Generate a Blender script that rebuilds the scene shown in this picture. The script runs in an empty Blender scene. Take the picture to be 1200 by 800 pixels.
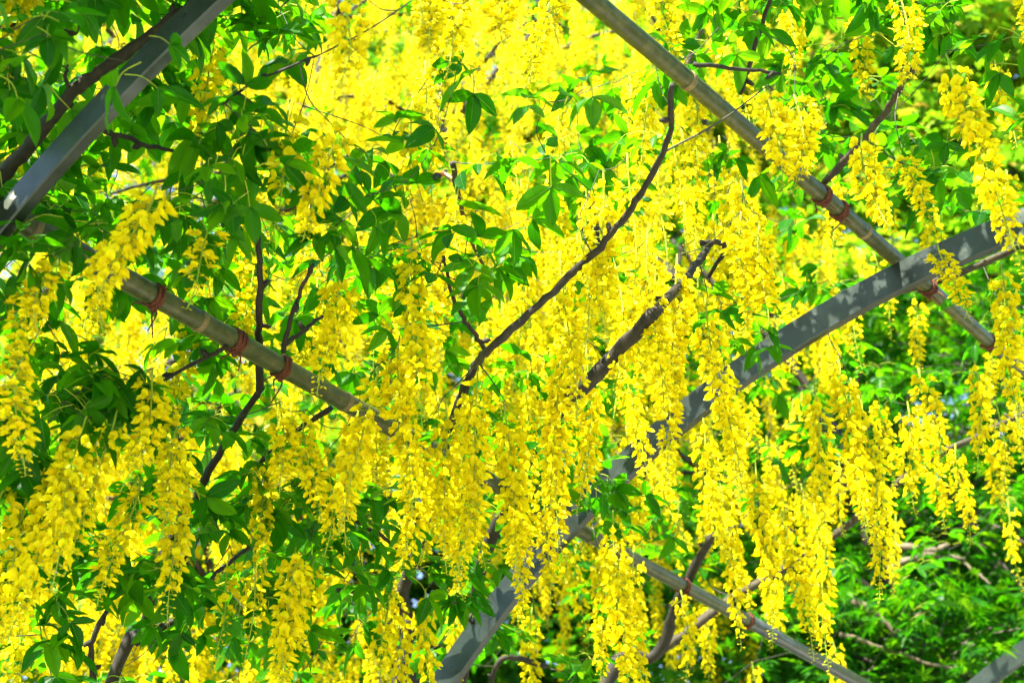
import bpy, math, random
import numpy as np
from mathutils import Vector, Matrix, Euler

random.seed(7)
RNG = np.random.default_rng(7)
R = math.radians
SC = bpy.context.scene
COL = SC.collection

# ------------------------------------------------------------------ camera, world, sun, exposure
CAM_Z, PITCH, FPX = 1.6, 27.0, 1742.0
cd = bpy.data.cameras.new('camera')
cam = bpy.data.objects.new('camera', cd); COL.objects.link(cam)
cam.location = (0, 0, CAM_Z); cam.rotation_euler = (R(90 + PITCH), 0, 0)
cd.sensor_width = 36.0; cd.lens = 36.0 * FPX / 1200.0
cd.clip_start = 0.05; cd.clip_end = 2000
cd.dof.use_dof = True; cd.dof.focus_distance = 2.2; cd.dof.aperture_fstop = 6.3
SC.camera = cam

SUN_EL, SUN_AZ = 53.0, 218.0        # azimuth clockwise from +Y (the view heading)
w = bpy.data.worlds.new('World'); SC.world = w; w.use_nodes = True
nt = w.node_tree; bg = nt.nodes['Background']
sky = nt.nodes.new('ShaderNodeTexSky'); sky.sky_type = 'NISHITA'; sky.sun_disc = False
sky.sun_elevation = R(SUN_EL); sky.sun_rotation = R(SUN_AZ)
nt.links.new(sky.outputs[0], bg.inputs[0]); bg.inputs[1].default_value = 0.10
sd = bpy.data.lights.new('sun', 'SUN'); sd.energy = 5.0; sd.angle = R(0.53); sd.color = (1.0, 0.94, 0.80)
sun = bpy.data.objects.new('sun', sd); COL.objects.link(sun)
U = Vector((math.sin(R(SUN_AZ)) * math.cos(R(SUN_EL)), math.cos(R(SUN_AZ)) * math.cos(R(SUN_EL)), math.sin(R(SUN_EL))))
sun.rotation_euler = U.to_track_quat('Z', 'Y').to_euler(); sun.location = U * 30
vs = SC.view_settings; vs.view_transform = 'Standard'; vs.look = 'None'; vs.gamma = 1.0; vs.exposure = 2.38
SC.render.engine = 'CYCLES'
cy = SC.cycles
cy.max_bounces = 5; cy.diffuse_bounces = 3; cy.glossy_bounces = 2; cy.transmission_bounces = 6; cy.transparent_max_bounces = 6
cy.use_denoising = True; cy.use_adaptive_sampling = True; cy.adaptive_threshold = .02; cy.caustics_reflective = False; cy.caustics_refractive = False
cy.sample_clamp_indirect = 8.0

# ------------------------------------------------------------------ place: tunnel frame and pixel rays
CP, SP = math.cos(R(PITCH)), math.sin(R(PITCH))
AX = Vector((0.558, 0.83, 0)).normalized()          # along the tunnel
NX = Vector((-AX.y, AX.x, 0))                       # across it, towards the side wall in view
ARC_S, ARC_Z, ARC_R = 0.31, 1.12, 1.78              # arch centre and radius
K_HOOPS = (0.935, 2.223, 4.2)

def ray(px, py):
    x, y = (px - 600) / FPX, (400 - py) / FPX
    return Vector((x, CP - y * SP, SP + y * CP))
def W(k, s, z): return AX * k + NX * s + Vector((0, 0, z))
def KS(p): return p.dot(AX), p.dot(NX)
def at(px, py, off=0.0):
    """the point where the sight line through a pixel meets the arch shell (grown by off)"""
    d = ray(px, py); ds = d.dot(NX); dz = d.z
    s0, z0, r = -ARC_S, CAM_Z - ARC_Z, ARC_R + off
    a = ds * ds + dz * dz; b = 2 * (s0 * ds + z0 * dz); c = s0 * s0 + z0 * z0 - r * r
    t = (-b + math.sqrt(b * b - 4 * a * c)) / (2 * a)
    return Vector((0, 0, CAM_Z)) + d * t
def pix(p):
    v = p - Vector((0, 0, CAM_Z)); zc = v.y * CP + v.z * SP
    if zc < 0.05: return (-9999, -9999, zc)
    return (600 + FPX * v.x / zc, 400 - FPX * (v.z * CP - v.y * SP) / zc, zc)

# ------------------------------------------------------------------ materials
def mat(name):
    m = bpy.data.materials.new(name); m.use_nodes = True
    n = m.node_tree.nodes; l = m.node_tree.links
    for x in list(n): n.remove(x)
    return m, n, l, n.new('ShaderNodeOutputMaterial')
def ramp(n, stops):
    r = n.new('ShaderNodeValToRGB'); e = r.color_ramp.elements
    e[0].position, e[0].color = stops[0][0], (*stops[0][1], 1)
    e[1].position, e[1].color = stops[-1][0], (*stops[-1][1], 1)
    for p, c in stops[1:-1]:
        x = e.new(p); x.color = (*c, 1)
    return r
def foliage_mat(name, dif, tra, mix, gloss, rough, vein=0.0):
    """thin leaf or petal: diffuse front, translucent back light, a little sheen; colour varies per piece"""
    m, n, l, out = mat(name)
    oi = n.new('ShaderNodeObjectInfo'); ge = n.new('ShaderNodeNewGeometry')
    add = n.new('ShaderNodeMath'); add.operation = 'ADD'
    l.new(oi.outputs['Random'], add.inputs[0]); l.new(ge.outputs['Random Per Island'], add.inputs[1])
    fr = n.new('ShaderNodeMath'); fr.operation = 'FRACT'; l.new(add.outputs[0], fr.inputs[0])
    rd = ramp(n, dif); rt = ramp(n, tra); l.new(fr.outputs[0], rd.inputs[0]); l.new(fr.outputs[0], rt.inputs[0])
    tc = n.new('ShaderNodeTexCoord'); nz = n.new('ShaderNodeTexNoise'); nz.inputs['Scale'].default_value = 90.0
    l.new(tc.outputs['Object'], nz.inputs[0])
    mr = n.new('ShaderNodeMapRange'); mr.inputs[1].default_value = .3; mr.inputs[2].default_value = .7; mr.inputs[3].default_value = .82; mr.inputs[4].default_value = 1.12
    l.new(nz.outputs[0], mr.inputs[0])
    mul = n.new('ShaderNodeMix'); mul.data_type = 'RGBA'; mul.blend_type = 'MULTIPLY'; mul.inputs[0].default_value = 1.0
    l.new(rd.outputs[0], mul.inputs[6]); l.new(mr.outputs[0], mul.inputs[7])
    d = n.new('ShaderNodeBsdfDiffuse'); t = n.new('ShaderNodeBsdfTranslucent'); g = n.new('ShaderNodeBsdfGlossy')
    g.inputs['Roughness'].default_value = rough
    l.new(mul.outputs[2], d.inputs[0]); l.new(rt.outputs[0], t.inputs[0])
    mx = n.new('ShaderNodeMixShader'); mx.inputs[0].default_value = mix
    l.new(d.outputs[0], mx.inputs[1]); l.new(t.outputs[0], mx.inputs[2])
    fz = n.new('ShaderNodeLayerWeight'); fz.inputs[0].default_value = .5
    pw = n.new('ShaderNodeMath'); pw.operation = 'POWER'; pw.inputs[1].default_value = 4.0; l.new(fz.outputs['Facing'], pw.inputs[0])
    gm = n.new('ShaderNodeMath'); gm.operation = 'MULTIPLY_ADD'; gm.inputs[1].default_value = gloss * .5; gm.inputs[2].default_value = gloss * .05
    l.new(pw.outputs[0], gm.inputs[0])
    mg = n.new('ShaderNodeMixShader'); l.new(gm.outputs[0], mg.inputs[0]); l.new(mx.outputs[0], mg.inputs[1]); l.new(g.outputs[0], mg.inputs[2])
    l.new(mg.outputs[0], out.inputs[0])
    return m
def surf_mat(name, c1, c2, scale=(20, 20, 20), rough=0.6, metal=0.0, bump=0.2, c3=None, detail=6):
    m, n, l, out = mat(name)
    tc = n.new('ShaderNodeTexCoord'); mp = n.new('ShaderNodeMapping'); mp.inputs['Scale'].default_value = scale
    l.new(tc.outputs['Object'], mp.inputs[0])
    nz = n.new('ShaderNodeTexNoise'); nz.inputs['Scale'].default_value = 1.0; nz.inputs['Detail'].default_value = detail; nz.inputs['Roughness'].default_value = .65
    l.new(mp.outputs[0], nz.inputs[0])
    st = [(.34, c1), (.66, c2)] if c3 is None else [(.32, c1), (.52, c2), (.72, c3)]
    rp = ramp(n, st); l.new(nz.outputs[0], rp.inputs[0])
    p = n.new('ShaderNodeBsdfPrincipled'); p.inputs['Roughness'].default_value = rough; p.inputs['Metallic'].default_value = metal
    l.new(rp.outputs[0], p.inputs['Base Color'])
    bp = n.new('ShaderNodeBump'); bp.inputs['Strength'].default_value = bump; bp.inputs['Distance'].default_value = .004
    l.new(nz.outputs[0], bp.inputs['Height']); l.new(bp.outputs[0], p.inputs['Normal'])
    l.new(p.outputs[0], out.inputs[0])
    return m

M_PETAL = foliage_mat('laburnum petal', [(0, (.78, .59, .002)), (.5, (.85, .71, .003)), (1, (.90, .80, .005))],
                      [(0, (.94, .76, .002)), (.5, (.96, .84, .003)), (1, (.97, .90, .006))], .34, .12, .4)
M_BUD = foliage_mat('green bud and stalk', [(0, (.28, .42, .03)), (1, (.52, .58, .04))], [(0, (.4, .6, .03)), (1, (.6, .7, .05))], .3, .3, .4)
M_LEAF = foliage_mat('laburnum leaf', [(0, (.003, .050, .0005)), (.5, (.007, .085, .0005)), (1, (.026, .14, .001))],
                     [(0, (.05, .36, .0005)), (.5, (.11, .50, .001)), (1, (.26, .66, .002))], .47, .15, .38)
M_RIB = foliage_mat('leaf rib', [(0, (.06, .20, .02)), (1, (.12, .30, .03))], [(0, (.15, .5, .02)), (1, (.3, .65, .03))], .4, .2, .5)
M_TWIG = surf_mat('young twig', (.016, .018, .005), (.04, .042, .012), (200, 200, 200), .6, 0, .2)
M_MAPLE = foliage_mat('maple leaf', [(0, (.004, .050, .001)), (.6, (.010, .085, .001)), (1, (.04, .15, .002))],
                      [(0, (.03, .24, .001)), (.6, (.07, .36, .001)), (1, (.22, .54, .003))], .40, .2, .4)
M_MAPLE_SPRING = foliage_mat('young maple leaf', [(0, (.05, .22, .005)), (.6, (.16, .36, .007)), (.85, (.30, .38, .010)), (1, (.42, .26, .03))],
                             [(0, (.20, .56, .01)), (.6, (.36, .70, .012)), (.85, (.5, .66, .02)), (1, (.66, .42, .06))], .45, .5, .4)
M_BARK = surf_mat('laburnum bark', (.005, .004, .002), (.014, .011, .004), (60, 60, 18), .75, 0, .7, c3=(.034, .030, .011))
M_OLIVE = surf_mat('mossy bark', (.014, .011, .004), (.036, .028, .010), (60, 60, 18), .75, 0, .6, c3=(.075, .06, .025))
M_MBARK = surf_mat('maple bark', (.05, .04, .03), (.16, .13, .09), (14, 14, 5), .85, 0, .6)
M_PALE = surf_mat('pale dead wood', (.07, .055, .03), (.18, .145, .085), (30, 30, 30), .85, 0, .5)
M_BAMBOO = surf_mat('weathered bamboo', (.024, .033, .009), (.050, .063, .019), (60, 60, 60), .40, 0, .3, c3=(.105, .100, .038))
M_NODE = surf_mat('bamboo node', (.13, .10, .04), (.22, .16, .075), (80, 80, 80), .55, 0, .2)
M_TWINE = surf_mat('red brown twine', (.05, .012, .006), (.17, .045, .02), (400, 400, 400), .85, 0, .4)
M_GROUND = surf_mat('lawn soil', (.035, .07, .015), (.09, .10, .04), (3, 3, 3), .95, 0, .3)
M_PATH = surf_mat('gravel path', (.30, .27, .22), (.46, .42, .35), (60, 60, 60), .9, 0, .5)
M_BEE = surf_mat('bee fur', (.008, .008, .012), (.03, .03, .05), (400, 400, 400), .8, 0, .5)
M_BEEO = surf_mat('bee orange fur', (.32, .08, .01), (.45, .16, .02), (400, 400, 400), .8, 0, .5)
M_WING = surf_mat('bee wing', (.20, .09, .03), (.30, .15, .06), (300, 300, 300), .35, 0, .1)

def steel_mat():
    m, n, l, out = mat('galvanised steel')
    tc = n.new('ShaderNodeTexCoord')
    nz = n.new('ShaderNodeTexNoise'); nz.inputs['Scale'].default_value = 7.0; nz.inputs['Detail'].default_value = 8; nz.inputs['Roughness'].default_value = .7
    l.new(tc.outputs['Object'], nz.inputs[0])
    rp = ramp(n, [(.30, (.020, .030, .025)), (.5, (.036, .050, .043)), (.66, (.058, .076, .068)), (.80, (.042, .036, .020))])
    l.new(nz.outputs[0], rp.inputs[0])
    n2 = n.new('ShaderNodeTexNoise'); n2.inputs['Scale'].default_value = 60; n2.inputs['Detail'].default_value = 5; l.new(tc.outputs['Object'], n2.inputs[0])
    mr = n.new('ShaderNodeMapRange'); mr.inputs[3].default_value = .20; mr.inputs[4].default_value = .42; l.new(n2.outputs[0], mr.inputs[0])
    p = n.new('ShaderNodeBsdfPrincipled'); p.inputs['Metallic'].default_value = .6
    l.new(rp.outputs[0], p.inputs['Base Color']); l.new(mr.outputs[0], p.inputs['Roughness'])
    bp = n.new('ShaderNodeBump'); bp.inputs['Strength'].default_value = .12; bp.inputs['Distance'].default_value = .003
    l.new(n2.outputs[0], bp.inputs['Height']); l.new(bp.outputs[0], p.inputs['Normal'])
    l.new(p.outputs[0], out.inputs[0])
    return m
M_STEEL = steel_mat()
M_PIPE = surf_mat('zinc pipe', (.07, .085, .09), (.12, .14, .145), (40, 40, 40), .34, .5, .1)
M_RUST = surf_mat('dull lime stain on steel', (.42, .42, .40), (.62, .60, .56), (70, 70, 70), .8, 0, .3)

# ------------------------------------------------------------------ mesh helpers: a shape is (verts Nx3, tris Mx3, material index M)
def shape(v, t, mi=0):
    v = np.asarray(v, float).reshape(-1, 3); t = np.asarray(t, int).reshape(-1, 3)
    return v, t, np.full(len(t), mi)
def join(parts):
    vs_, ts, ms, o = [], [], [], 0
    for v, t, m in parts:
        vs_.append(v); ts.append(t + o); ms.append(m); o += len(v)
    return np.concatenate(vs_), np.concatenate(ts), np.concatenate(ms)
def xf(s, M):
    A = np.array(M); return s[0] @ A[:3, :3].T + A[:3, 3], s[1], s[2]
def remat(s, i): return s[0], s[1], np.full(len(s[1]), i)
def mesh(name, s, mats, smooth=True):
    v, t, m = s
    me = bpy.data.meshes.new(name)
    me.vertices.add(len(v)); me.vertices.foreach_set('co', v.astype(np.float32).ravel())
    me.loops.add(len(t) * 3); me.loops.foreach_set('vertex_index', t.astype(np.int32).ravel())
    me.polygons.add(len(t)); me.polygons.foreach_set('loop_start', np.arange(0, len(t) * 3, 3, dtype=np.int32))
    me.polygons.foreach_set('material_index', m.astype(np.int32))
    me.polygons.foreach_set('use_smooth', np.full(len(t), smooth))
    for x in mats: me.materials.append(x)
    me.update(calc_edges=True); me.validate()
    return me
def grid(P):
    """P: rows x cols x 3 -> triangles"""
    P = np.asarray(P, float); r, c = P.shape[:2]; t = []
    for i in range(r - 1):
        for j in range(c - 1):
            a = i * c + j; t += [(a, a + 1, a + c + 1), (a, a + c + 1, a + c)]
    return shape(P.reshape(-1, 3), t)
def smooth_line(pts, n=6):
    P = [np.array(p, float) for p in pts]; out = []
    if len(P) < 3:
        return [P[0] + (P[1] - P[0]) * i / n for i in range(n + 1)]
    Q = [2 * P[0] - P[1]] + P + [2 * P[-1] - P[-2]]
    for i in range(1, len(Q) - 2):
        for j in range(n):
            t = j / n; a, b, c, d = Q[i - 1:i + 3]
            out.append(.5 * (2 * b + (c - a) * t + (2 * a - 5 * b + 4 * c - d) * t * t + (3 * b - a - 3 * c + d) * t ** 3))
    out.append(P[-1]); return out
def tube(pts, r0, r1=None, sides=6, wob=0.0, cap=True):
    P = np.asarray(pts, float); n = len(P)
    rad = np.linspace(r0, r1 if r1 is not None else r0, n) if np.isscalar(r0) else np.asarray(r0)
    T = np.gradient(P, axis=0); T /= np.linalg.norm(T, axis=1)[:, None] + 1e-12
    ref = np.array([0, 0, 1.]) if abs(T[0][2]) < .9 else np.array([1., 0, 0])
    V = []; u = np.cross(T[0], ref); u /= np.linalg.norm(u)
    a = np.linspace(0, 2 * math.pi, sides, endpoint=False)
    for i in range(n):
        u = u - T[i] * u.dot(T[i]); u /= np.linalg.norm(u); b = np.cross(T[i], u)
        rr = rad[i] * (1 + (RNG.normal(0, wob, sides) if wob else 0))
        V.append(P[i] + np.outer(np.cos(a) * rr, u) + np.outer(np.sin(a) * rr, b))
    V = np.concatenate(V); t = []
    for i in range(n - 1):
        for j in range(sides):
            p, q = i * sides + j, i * sides + (j + 1) % sides
            t += [(p, q, q + sides), (p, q + sides, p + sides)]
    if cap:
        for base, rev in ((0, True), ((n - 1) * sides, False)):
            for j in range(1, sides - 1):
                t.append((base, base + j + 1, base + j) if rev else (base, base + j, base + j + 1))
    return shape(V, t)
def ellipsoid(c, r, nu=8, nv=6, rot=None):
    V, t = [], []
    for i in range(nv + 1):
        th = math.pi * i / nv
        for j in range(nu):
            ph = 2 * math.pi * j / nu
            V.append((r[0] * math.sin(th) * math.cos(ph), r[1] * math.sin(th) * math.sin(ph), r[2] * math.cos(th)))
    for i in range(nv):
        for j in range(nu):
            a, b = i * nu + j, i * nu + (j + 1) % nu
            t += [(a, a + nu, b + nu), (a, b + nu, b)]
    V = np.array(V)
    if rot is not None: V = V @ np.array(rot.to_matrix() if hasattr(rot, 'to_matrix') else rot).T
    return shape(V + np.array(c), t)

def obj(name, me, parent=None, loc=None, M=None):
    o = bpy.data.objects.new(name, me); COL.objects.link(o)
    if parent: o.parent = parent
    if M is not None: o.matrix_basis = M
    elif loc is not None: o.location = loc
    return o
def thing(name, label, cat, loc=(0, 0, 0), group=None):
    o = bpy.data.objects.new(name, None); COL.objects.link(o); o.location = loc; o.empty_display_size = .1
    o['label'] = label; o['category'] = cat
    if group: o['group'] = group
    return o

# ------------------------------------------------------------------ ground
gr = obj('ground', mesh('ground', grid([[(-400, -400, 0), (-400, 400, 0)], [(400, -400, 0), (400, 400, 0)]]), [M_GROUND])); gr['kind'] = 'structure'
pv = [[W(k, s, .004) for s in (-1.15, 1.75)] for k in (-14, 16)]
pa = obj('path', mesh('path', grid(pv), [M_PATH])); pa['kind'] = 'structure'  # unseen path, its gravel kept pale to bounce fill light upward

# ------------------------------------------------------------------ steel hoops
def hoop(k, label, seed, hr=.027):
    hx = .008
    secs = []
    prof = [(-hr, -hx + .002), (-hr + .002, -hx), (hr - .002, -hx), (hr, -hx + .002), (hr, hx - .002), (hr - .002, hx), (-hr + .002, hx), (-hr, hx - .002)]
    path = [((ARC_S - ARC_R, z), (-1, 0)) for z in (-.2, .4)]
    for i in range(97):
        a = math.pi - math.pi * i / 96
        path.append(((ARC_S + ARC_R * math.cos(a), ARC_Z + ARC_R * math.sin(a)), (math.cos(a), math.sin(a))))
    path += [((ARC_S + ARC_R, z), (1, 0)) for z in (.4, -.2)]
    P = []
    for (s, z), (ns, nz_) in path:
        row = [W(k + dx, s + ns * dr, z + nz_ * dr) for dr, dx in prof]; P.append(row + [row[0]])
    t = thing('steel_arch', label, 'arch', (0, 0, 0), 'steel arches of the flower tunnel')
    obj('bar', mesh('bar', grid(P), [M_STEEL], smooth=False), t)
    # flaking lime coloured stains on the side face
    rr = random.Random(seed)
    return t, rr
def stain(t, k, ang, dr, w_, h_, rr):
    """an irregular pale flake of coating, a thin plate on the side face"""
    n = 11; c = []
    for i in range(n):
        a = 2 * math.pi * i / n; q = rr.uniform(.55, 1.1)
        c.append((math.cos(a) * w_ * q, max(-.026 - dr, min(.026 - dr, math.sin(a) * h_ * q))))
    V = []
    for dep in (-.0081, -.0090):
        for u, v in c:
            an = ang + u / ARC_R; r = ARC_R + dr + v
            V.append(W(k + dep, ARC_S + r * math.cos(an), ARC_Z + r * math.sin(an)))
    T = [(n, n + i, n + i + 1) for i in range(1, n - 1)] + [x for i in range(n) for x in ((i, (i + 1) % n, n + (i + 1) % n), (i, n + (i + 1) % n, n + i))]
    obj('stain', mesh('stain', shape(V, T), [M_RUST], smooth=False), t)
h1, r1_ = hoop(K_HOOPS[0], 'dark grey steel arch bar crossing in front of the shaded leaves', 1, .022)
h2, r2_ = hoop(K_HOOPS[1], 'long curved grey steel arch bar with sun dappled patches, bamboo pole meeting it', 2)
h3, r3_ = hoop(K_HOOPS[2], 'short visible end of a grey steel arch bar by the maple undergrowth', 3)
def ang_of(px, py, k):
    d = ray(px, py); t = k / d.dot(AX); p = Vector((0, 0, CAM_Z)) + d * t; _, s = KS(p)
    return math.atan2(p.z - ARC_Z, s - ARC_S)
stain(h1, K_HOOPS[0], ang_of(6, 215, K_HOOPS[0]), .006, .013, .012, r1_)

# ------------------------------------------------------------------ bamboo poles
def twine(t, c, d, rad, turns, rr, tail=True):
    """turns of rough cord wound round the pole at c, with a knot and loose ends"""
    d = d.normalized(); u = d.orthogonal().normalized(); v = d.cross(u); P = []
    n = turns * 12
    for i in range(n + 1):
        a = 2 * math.pi * i / 12; q = rad + .0018 + .0008 * math.sin(i * 2.3)
        P.append(c + d * ((i / n - .5) * turns * .0036 + .0012 * math.sin(i * .8)) + (u * math.cos(a) + v * math.sin(a)) * q)
    s = [tube(P, .0023, .0023, 5, .12)]
    dn = Vector((0, 0, -1)) - d * (-d.z); dn.normalize()
    kc = c + dn * (rad + .004)
    s.append(ellipsoid(kc, (.006, .0055, .0065), 7, 5))
    if tail:
        for q in range(3):
            e = kc + Vector((rr.uniform(-.03, .03), rr.uniform(-.02, .02), rr.uniform(-.045, .01)))
            s.append(tube(smooth_line([kc, (kc + e) / 2 + Vector((rr.uniform(-.01, .01), 0, .008)), e], 5), .0018, .001, 5))
    o = obj('twine_tie', mesh('twine_tie', join(s), [M_TWINE]), t)
def pole(p0, p1, rad, ties, nodes, label, seed, sleeve=None):
    rr = random.Random(seed)
    t = thing('bamboo_pole', label, 'pole', p0, 'bamboo poles tied along the arches')
    t.location = (0, 0, 0)
    d = (p1 - p0); n = 40; P = []
    side = d.normalized().orthogonal().normalized()
    for i in range(n + 1):
        f = i / n; P.append(p0 + d * f + side * .006 * math.sin(f * 7 + seed) )
    obj('culm', mesh('culm', tube(P, rad, rad * .88, 14), [M_BAMBOO]), t)
    def near(px, py):
        best = min(range(401), key=lambda i: (lambda q: (q[0] - px) ** 2 + (q[1] - py) ** 2)(pix(p0 + d * (i / 400))))
        f = best / 400; return p0 + d * f + side * .006 * math.sin(f * 7 + seed), rad * (1 - .12 * f)
    for px, py in nodes:
        c, rd = near(px, py); dn = d.normalized()
        obj('node', mesh('node', tube([c + dn * x for x in (-.005, -.003, 0, .003, .005)], np.array([1.0, 1.05, 1.08, 1.05, 1.0]) * (rd + .0006), None, 14), [M_NODE]), t)
    if sleeve:
        c, rd = near(*sleeve); e = p1 + side * .006 * math.sin(7 + seed)
        obj('steel_sleeve', mesh('steel_sleeve', tube([c + (e - c) * f for f in np.linspace(0, 1, 12)], rd + .0012, rad * .88 + .0012, 14), [M_PIPE]), t)
    for px, py, tn in ties:
        c, rd = near(px, py); twine(t, c, d, rd, tn, rr)
    return t
def extend(a, b, fa, fb): return a + (b - a) * (-fa), b + (b - a) * fb
a, b = at(690, 0, .045), at(1200, 437, .045)
p0, p1 = extend(a, b, 1.0, .6)
pole(p0, p1, .0145, [(965, 231, 4), (982, 246, 4), (1078, 346, 5), (1160, 400, 3)], [(806, 98), (1010, 272)],
     'greenish bamboo pole running down to meet the long dappled steel arch', 4)
a, b = at(20, 252, .045), at(1005, 800, .045)
p0, p1 = extend(a, b, .3, .5)
pole(p0, p1, .0155, [(182, 345, 4), (277, 393, 5), (335, 428, 4), (800, 686, 4), (874, 728, 3)], [(240, 372), (408, 468), (40, 262), (690, 625)],
     'thick bamboo pole with red twine ties running behind the dark steel arch', 9, (876, 729))

# ------------------------------------------------------------------ flower, bud, raceme and leaf shapes
def flower_shape(rr, openness=1.0):
    parts = []
    # standard: the broad upright petal
    P = []
    tilt = rr.uniform(-.2, .35)
    for i in range(5):
        v = i / 4; row = []
        wd = .0090 * (math.sin(math.pi * (.10 + .80 * v)) ** .7)
        for j in range(5):
            u = (j - 2) / 2
            x = .0045 + .0035 * math.sin(v * 2.4) - tilt * .013 * v * v - .0060 * u * u * v * openness
            z = .0005 + .0150 * v - .0026 * abs(u) ** 2 - (.0024 if (j == 2 and i == 4) else 0)
            row.append((x, u * wd * (.55 + .45 * openness), z))
        P.append(row)
    parts.append(grid(P))
    for sgn in (-1, 1):                                # wings
        P = []
        for i in range(4):
            f = i / 3; row = []
            h = .0046 * math.sin(math.pi * (.12 + .85 * f)) ** .8
            for j in range(3):
                q = j - 1
                row.append((.004 + .0160 * f, sgn * (.0008 + .0062 * math.sin(f * 2.0) * openness + .0012 * q), -.0006 + h * q - .0075 * f * f + .001))
            P.append(row)
        parts.append(grid(P))
    parts.append(ellipsoid((.0095, 0, -.002), (.0065, .0016, .0028), 5, 3))    # keel
    parts.append(remat(ellipsoid((.0022, 0, .0006), (.0030, .0026, .0026), 5, 3), 1))  # calyx
    return join(parts)
FR = random.Random(3)
FLOWERS = [flower_shape(FR, o) for o in (1.0, .9, .7, .45)]
def bud_shape(): return join([ellipsoid((.0055, 0, -.001), (.0058, .0024, .0030), 5, 4), remat(ellipsoid((.0012, 0, 0), (.0026, .0024, .0024), 5, 3), 1)])
BUD = bud_shape()
def raceme_layout(L, n, rr, fat=1.0, top=.10, bare_tip=.8):
    """rachis line plus (matrix, kind, pedicel) of each flower; hangs along -Z from the origin"""
    bx, by = rr.uniform(-.10, .10), rr.uniform(-.10, .10); cx, cy_ = rr.uniform(-1.3, 1.3), rr.uniform(0, 6.28)
    def ax(t): return Vector((bx * L * t * t + .006 * math.sin(t * 5 + cy_), by * L * t * t + .006 * math.cos(t * 4.2 + cy_), -L * t))
    items = []
    az = rr.uniform(0, 6.28)
    for i in range(n):
        f = i / (n - 1); t = top + (1 - top) * f ** .93
        az += 2.4 + rr.uniform(-.45, .45)
        sc = 1.0 if f < .55 else 1.0 - .62 * ((f - .55) / .45) ** 1.3
        sc *= rr.uniform(.56, .84) * fat
        ped = (.0120 * (1 - .62 * f) * rr.uniform(.7, 1.25)) * fat
        o = Vector((math.cos(az), math.sin(az), 0))
        base = ax(min(t, 1.0)); droop = rr.uniform(-.55, .15)
        tip = base + o * ped + Vector((0, 0, ped * droop))
        kind = 'bud' if f > bare_tip + rr.uniform(-.06, .06) else (0 if rr.random() < .55 else (1 if rr.random() < .6 else (2 if rr.random() < .7 else 3)))
        M = Matrix.Translation(tip) @ Matrix.Rotation(az + rr.uniform(-.5, .5), 4, 'Z') @ Matrix.Rotation(rr.uniform(-.35, .55), 4, 'Y') @ Matrix.Rotation(rr.uniform(-.4, .4), 4, 'X') @ Matrix.Scale(sc, 4)
        items.append((M, kind, base, tip))
    return [ax(i / 10) for i in range(11)], items
def raceme_stalk(line, items, with_buds=True):
    s = [remat(tube(line, .0015, .0006, 5), 1)]
    for M, kind, b_, t_ in items:
        s.append(remat(tube([b_, t_], .00055, .0005, 3, cap=False), 1))
        if with_buds and kind == 'bud': s.append(xf(BUD, M))
    return join(s)
RM = [M_PETAL, M_BUD]
FLOWER_ME = [mesh('flower', f, RM) for f in FLOWERS]
RACEMES = []      # (length, mesh)
rr = random.Random(21)
for L, n, tip in [(.17, 44, .8), (.20, 52, .78), (.22, 58, .82), (.24, 64, .8), (.26, 70, .84), (.28, 74, .8), (.30, 80, .82), (.33, 86, .84), (.25, 40, .6), (.22, 34, .5), (.27, 68, .92), (.30, 74, .9)]:
    line, items = raceme_layout(L, n, rr, rr.uniform(.95, 1.12), bare_tip=tip)
    s = join([raceme_stalk(line, items)] + [xf(FLOWERS[k], M) for M, k, _, _ in items if k != 'bud'])
    RACEMES.append((L, mesh('raceme', s, RM)))

def lite(layout):
    line, items = layout; s = [remat(tube(line[::3], .0014, .0006, 3, cap=False), 1)]
    F = shape([(.005, -.0085, .011), (.004, 0, .0005), (.005, .0085, .011), (.006, 0, .017), (.018, -.003, -.004), (.018, .003, -.004), (.008, 0, .003)], [(0, 1, 2), (0, 2, 3), (1, 4, 6), (1, 6, 5)])
    return join(s + [xf(F if k != 'bud' else (F[0] * .4, F[1], F[2]), M) for M, k, _, _ in items])
LITE = []
for L, n in [(.20, 44), (.24, 52), (.28, 62), (.32, 70)]: LITE.append((L, lite(raceme_layout(L, n, rr, 1.05))))
def leaflet(L, Wd, rr, fold=.25, curl=.25):
    P = []; nseg = 6
    for i in range(nseg + 1):
        v = i / nseg; wd = Wd * .5 * max(.02, math.sin(math.pi * v ** .85) ** .72) if 0 < v < 1 else .0006
        z = -curl * L * v * v * .6
        row = []
        for j in (-1, -.5, 0, .5, 1):
            row.append((L * v, j * wd, z + fold * abs(j) * wd + .012 * L * math.sin(v * 9 + j * 3)))
        P.append(row)
    rib = [(q[2][0], 0, q[2][2]) for q in P]
    return join([grid(P), remat(tube(rib, .0007, .0003, 3, cap=False), 2)])
def leaf_shape(rr):
    """three leaflets on a long stalk; stalk starts at the origin along +X, leaf blades face +Z"""
    pl = rr.uniform(.03, .06); s = []
    end = Vector((pl, 0, -.15 * pl))
    s.append(remat(tube(smooth_line([(0, 0, 0), (pl * .5, 0, .08 * pl), end], 3), .0010, .0008, 4, cap=False), 1))
    for a in (0, rr.uniform(.95, 1.35), -rr.uniform(.95, 1.35)):
        L = rr.uniform(.048, .068) * (1.08 if a == 0 else .94)
        M = Matrix.Translation(end) @ Matrix.Rotation(a, 4, 'Z') @ Matrix.Rotation(rr.uniform(-.1, .45), 4, 'Y') @ Matrix.Rotation(rr.uniform(-.35, .35), 4, 'X')
        s.append(xf(leaflet(L, L * rr.uniform(.36, .46), rr, rr.uniform(.1, .55), rr.uniform(.05, .6)), M))
    return join(s)
LEAVES = [leaf_shape(rr) for _ in range(12)]
LM = [M_LEAF, M_BUD, M_RIB]
LEAF_ME = [mesh('leaf', s, LM) for s in LEAVES]

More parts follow.
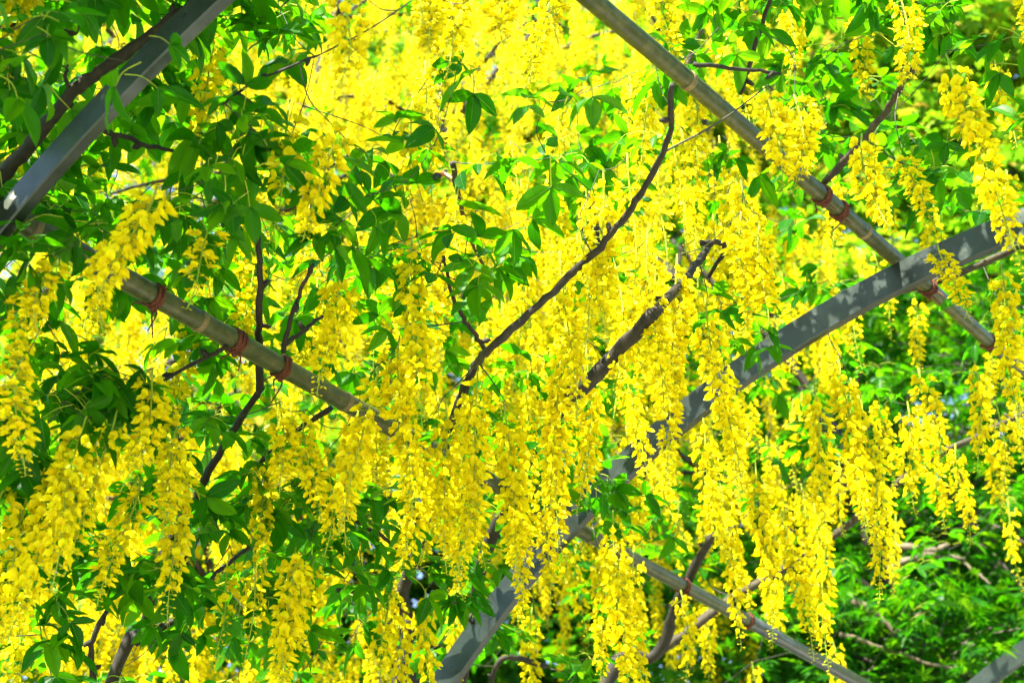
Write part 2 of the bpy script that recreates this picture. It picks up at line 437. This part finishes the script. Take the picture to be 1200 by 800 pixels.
# ------------------------------------------------------------------ laburnum trees
class Tree:
    def __init__(self, label, group='laburnum trees of the flower tunnel'):
        self.t = thing('laburnum_tree', label, 'tree', group=group)
        self.rr = random.Random(label); self.nodes = []; self.racemes = []; self.leaves = []; self.twigs = []; self.want = []
    def branch(self, pts, r0, r1, m=M_BARK, name='branch', spurs=True):
        P = smooth_line(pts, 7)
        P = [p + np.array([self.rr.gauss(0, .0010) for _ in range(3)]) for p in P]
        n = len(P); rad = .82 * np.linspace(r0, r1, n) * np.array([1 + self.rr.uniform(-.08, .10) for _ in range(n)])
        s = [tube(P, rad, None, 9, .05)]
        if spurs:
            for i in range(3, n - 1, 5):
                if self.rr.random() < .6:
                    d = np.array([self.rr.gauss(0, 1), self.rr.gauss(0, 1), self.rr.gauss(0, 1)]); d /= np.linalg.norm(d)
                    s.append(tube([P[i], P[i] + d * (rad[i] + .006), P[i] + d * (rad[i] + .012)], [.004, .0042, .002], None, 5, .15))
        obj(name, mesh(name, join(s), [m]), self.t)
        for i in range(0, n): self.nodes.append((Vector(P[i]), rad[i]))
    def raceme(self, p, L=None, tilt=None, yaw=None, flowers=False):
        self.racemes.append((p, L, tilt, flowers)); self.want.append(p)
    def cluster(self, p, n, droop=0.0, big=1.0):
        self.want.append(p)
        for i in range(n):
            a = self.rr.uniform(0, 6.28); dr = self.rr.gauss(.05 + droop, .35)
            q = p + Vector((self.rr.gauss(0, .018), self.rr.gauss(0, .018), self.rr.gauss(0, .012)))
            M = Matrix.Translation(q) @ Matrix.Rotation(a, 4, 'Z') @ Matrix.Rotation(dr, 4, 'Y') @ Matrix.Rotation(self.rr.gauss(0, .45), 4, 'X') @ Matrix.Scale(self.rr.uniform(.60, .98) * big, 4)
            self.leaves.append(M)
    def grow_twigs(self):
        """every hanging place is reached by a twig from the nearest branch or twig"""
        if not self.want: return
        P = np.array([n[0] for n in self.nodes]); rad = [n[1] for n in self.nodes]
        W_ = np.array([list(p) for p in self.want]); left = list(range(len(W_)))
        D = np.linalg.norm(W_[:, None] - P[None], axis=2); best = D.argmin(1); bd = D.min(1)
        s = []
        P = list(P)
        done = np.zeros(len(W_), bool)
        for _ in range(len(W_)):
            i = int(np.where(done, 1e9, bd).argmin()); done[i] = True
            a_, b_ = np.array(P[best[i]]), W_[i]; L = np.linalg.norm(b_ - a_)
            r_ = max(.0009, min(.0028, .0010 + .0035 * L, rad[best[i]] * .8))
            if L > .02:
                mid = (a_ + b_) / 2 + np.array([self.rr.gauss(0, .08 * L), self.rr.gauss(0, .08 * L), -.10 * L + self.rr.gauss(0, .06 * L)])
                pl = smooth_line([a_, mid, b_], 4 if L < .3 else 7)
                s.append(tube(pl, r_, r_ * .6, 5, .08, cap=False))
                new = [(q, r_ * .8) for q in pl[2:]]
            else: new = [(b_, r_)]
            for q, rq in new:
                d = np.linalg.norm(W_ - q, axis=1); up = (d < bd) & ~done
                best[up] = len(P); bd[up] = d[up]; P.append(q); rad.append(rq)
        if s:
            o = obj('twigs', mesh('twigs', join(s), [M_TWIG]), self.t); o['kind'] = 'stuff'
    def build(self, max_leaf=300, max_rac=300):
        self.grow_twigs()
        rr = self.rr
        def key(p):
            x, y, z = pix(p); return z + (0 if -40 < x < 1240 and -60 < y < 860 else 50)
        rac = sorted(self.racemes, key=lambda q: key(q[0])); far = []
        for i, (p, L, tilt, fl) in enumerate(rac):
            L = L or rr.uniform(.17, .31)
            yaw = rr.uniform(0, 6.28); tx, ty = (rr.gauss(0, .06), rr.gauss(0, .06)) if tilt is None else tilt
            Mr = Matrix.Translation(p) @ Matrix.Rotation(tx, 4, 'X') @ Matrix.Rotation(ty, 4, 'Y') @ Matrix.Rotation(yaw, 4, 'Z')
            if fl:
                line, items = raceme_layout(L, max(24, int(L * 320)), rr, 1.12, bare_tip=rr.uniform(.78, .92))
                o = obj('raceme', mesh('raceme', raceme_stalk(line, items), RM), self.t, M=Mr)
                for M, k, _, _ in items:
                    if k != 'bud': obj('flower', FLOWER_ME[k], o, M=M)
            else:
                c = sorted(RACEMES, key=lambda q: abs(q[0] - L))[:5]; L0, me = rr.choice(c)
                q = rr.uniform(.95, 1.08)
                M = Mr @ Matrix.Diagonal((q, q, L / L0, 1))
                if i < max_rac: obj('raceme', me, self.t, M=M)
                else: far.append((RACEMES.index((L0, me)), M))
        if far:
            s = []
            for i, M in far: s.append(xf(LITE[i % 4][1], M))
            o = obj('blossom', mesh('blossom', join(s), RM), self.t); o['kind'] = 'stuff'
        lv = sorted(self.leaves, key=lambda M: key(M.translation))
        for M in lv[:max_leaf]: obj('leaf', rr.choice(LEAF_ME), self.t, M=M)
        if lv[max_leaf:]:
            o = obj('foliage', mesh('foliage', join([xf(rr.choice(LEAVES), M) for M in lv[max_leaf:]]), LM), self.t); o['kind'] = 'stuff'

T1 = Tree('laburnum with a forked dark trunk and shaded leaves around the tied bamboo pole')
T2 = Tree('laburnum with a slender forked branch among the brightest yellow blossom')
T3 = Tree('laburnum with a thick broken brown branch hanging long racemes over the dappled steel arch')
T4 = Tree('laburnum whose mossy branch reaches out over the green maples beyond the dappled arch')
TR = [T1, T2, T3, T4]
def line(pts, off): return [at(x, y, off + (o[0] if o else 0)) for x, y, *o in pts]
def rooted(pts): g = KS(pts[0]); return [W(g[0] - .05, 2.25, -.05), W(g[0] - .02, 2.24, .9)] + pts
T1.branch(rooted(line([(118, 835), (165, 745), (190, 655), (235, 570), (270, 510), (308, 452)], .10)), .0145, .006, name='trunk')
T1.branch(line([(304, 456), (303, 390), (305, 330), (300, 270), (283, 195)], .09), .0075, .004)
T1.branch(line([(165, 745), (205, 725), (245, 680), (330, 610)], .10), .008, .003)
T1.branch(line([(190, 668), (225, 640), (255, 575)], .14), .009, .006)
T1.branch(line([(110, 805), (107, 755), (125, 715)], .06), .007, .004)
T1.branch(line([(330, 412), (345, 362), (368, 308)], .04), .005, .003)
T1.branch(line([(330, 405), (352, 390), (378, 370)], .04), .005, .003)
T1.branch(line([(268, 405), (212, 434), (150, 466)], .03), .004, .0025)
T1.branch(line([(-20, 230), (40, 165), (85, 108), (125, 78), (200, 25), (260, -30)], .14), .0125, .008)
T1.branch(line([(85, 108), (76, 92), (80, 75)], .14), .004, .002)
T1.branch(line([(115, 150), (160, 166), (216, 180)], .10), .005, .003)
T1.branch(line([(250, 130), (300, 95), (372, 66)], .02), .0025, .0018)
T1.branch(line([(0, 30), (40, 32), (90, 40)], .2), .006, .003)
T1.branch(line([(390, 478), (345, 505), (300, 545)], .08), .006, .004)
T2.branch(rooted(line([(462, 815), (458, 740), (500, 610), (530, 495), (556, 428)], .12)), .020, .009, name='trunk')
T2.branch(line([(556, 428, .20), (575, 408), (640, 350), (702, 290), (745, 236), (780, 170), (788, 98)], -.17), .0075, .0045, M_BARK)
T2.branch(line([(570, 411), (552, 385), (532, 352), (520, 300)], .02), .005, .003)
T2.branch(line([(702, 290), (698, 250), (690, 225)], .03), .004, .0025)
T2.branch(line([(400, 600), (450, 630), (520, 692), (570, 750)], .02), .0045, .003)
T2.branch(line([(395, 690), (440, 700), (480, 720)], .05), .005, .003)
T2.branch(line([(530, 190), (545, 262), (575, 330)], .3), .006, .003, M_OLIVE)
T3.branch(rooted(line([(532, 825), (565, 660), (622, 540), (672, 460)], .14)), .022, .012, name='trunk')
T3.branch(line([(672, 461, .06), (684, 452), (720, 416), (764, 368)], -.21), .0160, .0115)
T3.branch(line([(764, 368), (800, 330, .12), (830, 290, .22)], -.21), .010, .006)
T3.branch(line([(868, 110), (880, 70), (905, -10)], .12), .005, .004)
T3.branch(line([(640, 650), (760, 525), (872, 427), (905, 406), (1000, 352), (1110, 326), (1205, 284)], .09), .012, .008, M_OLIVE)
T3.branch(line([(960, 222), (1020, 155), (1045, 120), (1076, 70)], .08), .0075, .006, M_OLIVE)
T3.branch(line([(812, 75), (860, 80), (915, 86)], .05), .004, .003)
T3.branch(line([(820, 285), (850, 288), (830, 325)], .02), .006, .004)
T4.branch(rooted(line([(690, 850), (770, 765), (800, 690), (836, 625)], .10)), .028, .010, name='trunk')
T4.branch(line([(770, 765), (860, 700), (950, 648), (1000, 610), (1080, 545), (1150, 508), (1230, 470)], .16), .014, .008, M_OLIVE)
T4.branch(line([(640, 780), (590, 770), (575, 800)], .16), .008, .006)

# featured racemes: pixel of the attachment, length in pixels, sideways lean
FEAT = [(1110, 60, 295, 0), (1055, 172, 112, 0), (1010, 160, 122, 0), (1168, 308, 185, 0), (1168, 470, 120, 0), (1103, 285, 90, 0),
        (180, 215, 150, -.25), (135, 275, 115, -.1), (252, 258, 110, -.1), (388, 145, 140, 0), (395, 318, 145, 0), (498, -10, 105, 0),
        (590, -40, 100, 0), (648, -45, 100, 0), (412, -20, 150, 0), (565, 430, 235, 0), (592, 470, 205, 0), (605, 545, 165, 0), (472, 395, 200, 0),
        (440, 430, 190, -.05), (520, 465, 190, 0), (660, 380, 205, 0), (722, 598, 215, 0), (745, 640, 175, 0), (700, 640, 150, 0), (918, 555, 225, 0),
        (888, 540, 195, 0), (952, 580, 185, 0), (1032, 555, 145, 0), (985, 418, 205, 0), (950, 440, 185, 0), (1012, 460, 175, 0),
        (300, 640, 140, -.05), (342, 640, 155, 0), (365, 652, 140, 0), (272, 650, 125, -.05), (102, 490, 195, -.06), (70, 520, 215, -.06), (40, 560, 205, -.08),
        (12, 555, 185, -.08), (132, 480, 185, -.05), (182, 430, 145, -.05), (48, 330, 125, -.15), (62, 300, 95, -.1), (762, 270, 215, 0), (702, 200, 205, 0),
        (792, 300, 255, 0), (830, 350, 225, 0), (660, 295, 205, 0), (722, 300, 175, 0), (900, 100, 135, 0), (932, 108, 135, 0), (890, 262, 120, 0),
        (866, 250, 110, 0), (820, 490, 165, 0), (842, 555, 190, 0), (798, 690, 105, 0), (1122, 520, 110, 0), (1192, 480, 100, 0), (1160, 512, 90, 0),
        (640, 560, 140, 0), (500, 690, 130, 0), (455, 680, 120, 0), (360, 480, 130, 0), (330, 470, 110, 0),
        (690, 400, 190, 0), (735, 425, 150, 0), (655, 470, 180, 0), (540, 520, 170, 0), (490, 500, 170, 0), (415, 480, 150, 0), (390, 520, 130, 0),
        (160, 560, 150, -.05), (215, 480, 140, 0), (30, 420, 130, -.1), (850, 430, 160, 0), (1060, 470, 130, 0), (1080, 430, 120, 0), (1140, 420, 130, 0), (680, 250, 180, 0), (740, 180, 170, 0)]
FULL = {0, 3, 6, 9, 10, 15, 16, 18, 21, 22, 25, 26, 29, 33, 36, 37, 46, 2}      # those built flower by flower
def tree_of(p):
    k = KS(p)[0]; return T1 if k < 1.25 else T2 if k < 1.75 else T3 if k < 2.45 else T4
rf = random.Random(5)
for i, (x, y, n, lean) in enumerate(FEAT):
    p = at(x, y, rf.uniform(-.10, -.02)); z = pix(p)[2]
    tree_of(p).raceme(p, min(.36, max(.11, n * z / FPX / CP * .98)), (rf.gauss(0, .04), -lean + rf.gauss(0, .03)), flowers=i in FULL)

# coarse survey of the photograph, one figure per 100-pixel square: how much blossom and how much leaf hangs there
BLOSSOM = ['111112222211', '111123444311', '122335676311', '222335888423', '222366888745', '222367876865', '222345788633', '221434577310']
LEAFAGE = ['988411134665', '988533333564', '899643333443', '888755223433', '888756422443', '856666642344', '578766642344', '678666443344']
def dens(G, x, y): return int(G[min(7, max(0, int(y // 100)))][min(11, max(0, int(x // 100)))])
# the arches, poles and main branches are kept clear: what grows there is trained to the outside
CLEAR = [((0, 245), (275, 0)), ((165, 335), (430, 480)), ((690, 0), (1050, 310)), ((830, 490), (1060, 330)), ((1060, 330), (1200, 262)), ((750, 655), (830, 700)),
         ((870, 730), (1010, 800)), ((760, 545), (830, 490)), ((560, 425), (702, 290)), ((702, 290), (785, 110)), ((672, 460), (764, 368)),
         ((530, 800), (640, 680)), ((1145, 800), (1200, 755)), ((1090, 350), (1200, 437)), ((303, 400), (300, 270)), ((960, 222), (1076, 70))]
def gap(x, y, drop=0):
    """pixels from a clear line to the place, or to the column hanging under it"""
    best = 999
    for (ax_, ay), (bx_, by) in CLEAR:
        for f in np.linspace(0, 1, 9):
            qx, qy = ax_ + (bx_ - ax_) * f, ay + (by - ay) * f
            dy = max(0, y - qy, qy - (y + drop)); best = min(best, math.hypot(qx - x, dy))
    return best
for x, y, n in [(695, 560, 8), (715, 590, 6), (640, 490, 7), (655, 520, 6), (530, 690, 8), (560, 720, 7), (540, 650, 6), (75, 470, 8), (130, 430, 8), (160, 450, 6), (300, 130, 6), (265, 190, 7), (215, 690, 8),
                (185, 660, 7), (60, 560, 7), (40, 540, 6), (460, 575, 7), (385, 595, 7), (345, 570, 6), (410, 610, 6), (580, 330, 3), (545, 300, 3), (620, 420, 6), (480, 640, 6), (440, 300, 3), (430, 230, 3),
                (430, 180, 3), (240, 600, 7), (320, 730, 6), (520, 500, 6), (500, 330, 3), (560, 240, 3), (640, 120, 3), (690, 100, 3), (640, 180, 3), (20, 300, 8), (60, 240, 8), (110, 260, 7), (350, 560, 7),
                (150, 640, 7), (60, 690, 6), (290, 250, 6), (230, 230, 7), (600, 280, 3), (780, 590, 5), (1170, 350, 4), (900, 380, 5)]:
    p = at(x, y, -.02 - .08 * ((x * 7 + y) % 10) / 10) if gap(x, y) > 45 else at(x, y, .14)
    tree_of(p).cluster(p, n, .3 if x < 750 else .1)
p = at(148, 72, -.06); T1.cluster(p, 3, .5)
rg = random.Random(11)
for gx in range(-2, 15):
    for gy in range(-6, 10):
        inside = 0 <= gx < 12 and 0 <= gy < 8
        nb = dens(BLOSSOM, gx * 100, gy * 100) * ((.36 if dens(BLOSSOM, gx * 100, gy * 100) < 8 else .48) if inside else .16)
        nl = dens(LEAFAGE, gx * 100, gy * 100) * ((.58 if gx < 5 else .62) if inside else (.75 if gx < 4 else .2 if gx < 6 else .3 if gx < 8 else .8 if gy >= -2 else .3) if gy < 0 else .42)  # unseen leaves overhead are added to shade and dapple the arches below
        for _ in range(int(nb + rg.random())):
            x, y = gx * 100 + rg.uniform(0, 100), gy * 100 + rg.uniform(-110, -10)
            o = rg.choice((rg.uniform(-.03, .12), rg.uniform(.1, .55)))
            if gap(x, y, 200) < 42: o = rg.uniform(.20, .6)
            p = at(x, y, o)
            tree_of(p).raceme(p)
        for _ in range(int(nl + rg.random())):
            x, y = gx * 100 + rg.uniform(0, 100), gy * 100 + rg.uniform(0, 100)
            o = rg.choice((rg.uniform(-.06, .12), rg.uniform(.05, .5))) if gy >= 0 else rg.uniform(.15, .6)
            if gap(x, y) < 80: o = rg.uniform(.17, .6)
            p = at(x, y, o)
            tree_of(p).cluster(p, rg.randint(4, 7), .35 if x < 450 else .1)
for T in TR: T.build()

# ------------------------------------------------------------------ laburnums standing outside the tunnel
def outer_laburnum(base, h, blobs, nr, nl, label, seed):
    T = Tree(label, 'laburnum trees standing beyond the tunnel'); r = random.Random(seed)
    b = Vector(base); top = b + Vector((r.uniform(-.2, .2), r.uniform(-.2, .2), h * .55))
    T.branch([b + Vector((0, 0, -.05)), b + Vector((.05, .02, h * .28)), top], .06, .04, name='trunk', spurs=False)
    for c, rad in blobs:
        c = Vector(c); T.branch([top, (top + c) / 2 + Vector((r.uniform(-.2, .2), r.uniform(-.2, .2), .1)), c + Vector((0, 0, rad[2] * .3))], .03, .010)
        for _ in range(4):
            e = c + Vector((r.uniform(-1, 1) * rad[0] * .7, r.uniform(-1, 1) * rad[1] * .7, r.uniform(-.3, .7) * rad[2]))
            T.branch([c, (c + e) / 2 + Vector((0, 0, .1)), e], .012, .005)
    def pt(inner=.45):
        c, rad = r.choice(blobs)
        while True:
            v = Vector((r.uniform(-1, 1), r.uniform(-1, 1), r.uniform(-1, 1)))
            if inner < v.length < 1: return Vector(c) + Vector((v.x * rad[0], v.y * rad[1], v.z * rad[2]))
    for _ in range(nr): T.raceme(pt(.3))
    for _ in range(nl): T.cluster(pt(.4), r.randint(3, 6))
    T.build()
def far(px, py, y):
    d = ray(px, py); return tuple(Vector((0, 0, CAM_Z)) + d * (y / d.y))
def blobs(L): return [(far(x, y, d), (r, r * .75, r * .85)) for x, y, d, r in L]
outer_laburnum((-.25, 4.6, 0), 6.4, blobs([(520, 170, 4.3, .8), (650, 60, 4.6, .85), (560, 370, 4.4, .7), (400, 20, 4.5, .8)]), 900, 80,
               'sunlit laburnum full of pale yellow blossom standing behind the forked branch', 31)
outer_laburnum((-2.0, 4.0, 0), 5.6, blobs([(250, 470, 3.9, .75), (330, 250, 4.1, .75), (110, 300, 4.0, .7), (250, 690, 3.9, .55), (90, 640, 3.8, .65), (150, 60, 4.1, .6)]), 780, 130,
               'laburnum glowing yellow through gaps behind the shaded leaves', 32)
outer_laburnum((1.3, 4.9, 0), 5.6, blobs([(790, 330, 4.8, .7), (800, 90, 4.9, .6), (760, 560, 4.8, .7)]), 420, 130,
               'laburnum hung with yellow blossom standing behind the crossing of pole and dappled arch', 33)

# ------------------------------------------------------------------ maples
def maple_leaf(rr, n=7, simple=False):
    V = [(0, 0, 0)]; lob = [(-2.25, .42), (-1.45, .74), (-.72, .95), (0, 1.08), (.72, .95), (1.45, .74), (2.25, .42)]
    if n == 5: lob = lob[1:-1]
    pts = []
    for i, (a, L) in enumerate(lob):
        L *= rr.uniform(.88, 1.1)
        if i: am = (a + lob[i - 1][0]) / 2; pts.append((math.cos(am) * (.5 if simple else .36), math.sin(am) * (.5 if simple else .36), .03))
        if not simple: pts.append((math.cos(a - .17) * L * .6, math.sin(a - .17) * L * .6, .02))
        pts.append((math.cos(a) * L, math.sin(a) * L, -.14 * L))
        if not simple: pts.append((math.cos(a + .17) * L * .6, math.sin(a + .17) * L * .6, .02))
    V += pts; T = [(0, i, i + 1) for i in range(1, len(pts))]
    return shape(np.array(V), T)
rm = random.Random(8)
FAR_MAPLE = [maple_leaf(rm, 7, True) for _ in range(3)] + [maple_leaf(rm, 5, True) for _ in range(3)]
MAPLE = [maple_leaf(rm, 7) for _ in range(3)] + [maple_leaf(rm, 5) for _ in range(2)]
def maple(base, h, sprays, size, nleaf, m, label, seed, parts=300):
    """trunk with limbs; leaves lie in flat tiered sprays around each limb's twigs"""
    r = random.Random(seed); b = Vector(base); t = thing('maple_tree', label, 'tree', (0, 0, 0), 'maples behind the tunnel')
    top = b + Vector((r.uniform(-.3, .3), r.uniform(-.3, .3), h * .8))
    P = smooth_line([b + Vector((0, 0, -.1)), b + (top - b) * .4 + Vector((.12, .05, 0)), top], 8)
    obj('trunk', mesh('trunk', tube(P, .11, .03, 10, .06), [M_MBARK]), t)
    kinds = MAPLE if size < .06 else FAR_MAPLE
    me = [mesh('leaf', s, [m]) for s in kinds]
    Ms = []; tw = []
    for c, rad, q in sprays:
        c = Vector(c); rad = Vector(rad)
        a0 = Vector(P[int(len(P) * min(.9, max(.2, (c.z - .5) / h)))])
        L = smooth_line([a0, (a0 + c) / 2 + Vector((0, 0, .15)), c], 6)
        obj('limb', mesh('limb', tube(L, .03, .010, 7, .08), [M_MBARK]), t)
        tiers = max(4, int(q * nleaf / 45))
        for _ in range(tiers):
            while True:
                v = Vector((r.uniform(-1, 1), r.uniform(-1, 1), r.uniform(-1, 1)))
                if v.length < 1: break
            e = c + Vector((v.x * rad.x, v.y * rad.y, v.z * rad.z))
            tw.append(tube(smooth_line([c + (e - c) * .15, (c + e) / 2 + Vector((0, 0, .06)), e], 3), .006, .002, 4, cap=False))
            hd = r.uniform(0, 6.28); slope = r.gauss(.15, .2)
            for _ in range(45):
                u = Vector((r.gauss(0, .20), r.gauss(0, .20), r.gauss(0, .025)))
                u.z -= slope * (u.x * math.cos(hd) + u.y * math.sin(hd)) + .4 * (u.x ** 2 + u.y ** 2)
                M = Matrix.Translation(e + u) @ Matrix.Rotation(r.uniform(0, 6.28), 4, 'Z') @ Matrix.Rotation(r.gauss(.25, .4), 4, 'Y') @ Matrix.Rotation(r.gauss(0, .35), 4, 'X') @ Matrix.Scale(size * r.uniform(.7, 1.25), 4)
                Ms.append(M)
    def key(M):
        x, y, z = pix(M.translation); return z + (0 if -30 < x < 1230 and -30 < y < 830 else 60)
    Ms.sort(key=key)
    for M in Ms[:parts]: obj('leaf', r.choice(me), t, M=M)
    o = obj('crown', mesh('crown', join([xf(r.choice(kinds), M) for M in Ms[parts:]]), [m], smooth=False), t); o['kind'] = 'stuff'
    o = obj('twigs', mesh('twigs', join(tw), [M_MBARK]), t); o['kind'] = 'stuff'
    return t
MAPLES = []
MAPLES.append(maple((3.1, 5.6, 0), 5.2, [(far(1120, 620, 5.3), (.75, .6, .55), 1), (far(1180, 460, 5.6), (.7, .6, .6), 1), (far(960, 760, 5.2), (.7, .5, .35), .8), (far(1080, 790, 4.9), (.7, .5, .3), .9), (far(1000, 520, 5.6), (.7, .6, .6), .9)],
      .052, 2600, M_MAPLE, 'dark green maple with small star shaped leaves behind the lower bamboo pole', 51))
maple((4.2, 8.0, 0), 9.0, [(far(1180, 60, 7.5), (1.2, .9, .9), 1), (far(1020, 40, 7.6), (1.1, .9, .8), 1), (far(1180, 250, 7.6), (1.0, .8, .8), 1), (far(900, 20, 8), (1.0, .8, .7), .8), (far(1050, 330, 8), (1.1, .9, .7), .8), (far(1000, -160, 8), (1.3, .9, .8), .6)],
      .08, 4500, M_MAPLE_SPRING, 'tall maple in fresh yellow green leaf with orange tips against the sky', 52)
maple((1.6, 8.6, 0), 7.0, [(far(640, 560, 8.2), (1.4, .9, .9), 1), (far(520, 760, 8.0), (1.3, .9, .7), 1), (far(830, 420, 8.5), (1.3, .9, .9), 1), (far(800, 700, 8), (1.4, .9, .7), 1), (far(980, 640, 8.4), (1.3, .9, .9), 1), (far(1150, 700, 8.6), (1.3, .9, .9), 1)],
      .09, 3600, M_MAPLE, 'broad green maple filling the view behind the hanging blossom', 53)
maple((-3.2, 8.2, 0), 7.0, [(far(100, 420, 7.6), (1.4, .9, 1.0), 1), (far(60, 100, 8), (1.5, .9, 1.0), 1), (far(300, 620, 7.8), (1.4, .9, .9), 1), (far(60, 700, 7.6), (1.3, .9, .8), 1)],
      .09, 3000, M_MAPLE_SPRING, 'bright green maple glimpsed far behind the shaded laburnum leaves', 54)

maple((.2, 9.4, 0), 9.5, [(far(480, 120, 8.8), (1.5, .9, 1.0), .5), (far(660, 40, 9), (1.5, .9, 1.0), .5), (far(640, 300, 9), (1.5, .9, 1.0), 1), (far(420, 330, 8.8), (1.4, .9, 1.0), 1), (far(800, 180, 9), (1.3, .9, 1.0), 1), (far(300, 60, 9), (1.3, .9, 1.0), 1)],
      .10, 3600, M_MAPLE_SPRING, 'lime green maple far behind the brightest yellow blossom', 55)
# bare pale twigs in the hollow of the dark maple
for pts, r0, r1_ in [([(1000, 703), (1030, 722), (1052, 742)], .014, .010), ([(1052, 742), (1075, 722), (1120, 700)], .006, .003), ([(1050, 640), (1090, 645), (1110, 640)], .016, .008),
                     ([(1040, 665), (1085, 650), (1130, 655)], .012, .008), ([(1120, 648), (1145, 672), (1160, 682)], .006, .004), ([(985, 742), (1050, 765), (1140, 790)], .007, .005), ([(1055, 670), (1075, 700), (1085, 735)], .004, .002)]:
    P = smooth_line([far(x, y, 4.55) for x, y in pts], 5)
    P = [p + np.array([rm.gauss(0, .003) for _ in range(3)]) for p in P]
    obj('bare_twig', mesh('bare_twig', tube(P, r0, r1_, 7, .1), [M_PALE]), MAPLES[0])

# ------------------------------------------------------------------ bumblebee
def bee(px, py):
    c = at(px, py, .0); t = thing('bumblebee', 'dark bumblebee with brown wings hovering in front of the yellow blossom', 'bee', c)
    obj('abdomen', mesh('abdomen', ellipsoid((-.0045, 0, -.001), (.0066, .0056, .0056), 10, 8), [M_BEE]), t)
    obj('thorax', mesh('thorax', ellipsoid((.0035, 0, .0035), (.0045, .0043, .0043), 10, 8), [M_BEEO]), t)
    obj('head', mesh('head', ellipsoid((.007, -.001, .0062), (.0028, .003, .0028), 8, 6), [M_BEE]), t)
    for s in (-1, 1):
        P = [[(.004 + .013 * f, s * .002 + s * .004 * f - .001, .004 - .0115 * f + j * .0028 * math.sin(math.pi * (.12 + .8 * f))) for j in (-1, 0, 1)] for f in np.linspace(0, 1, 6)]
        obj('wing', mesh('wing', grid(P), [M_WING]), t)
bee(516, 206)
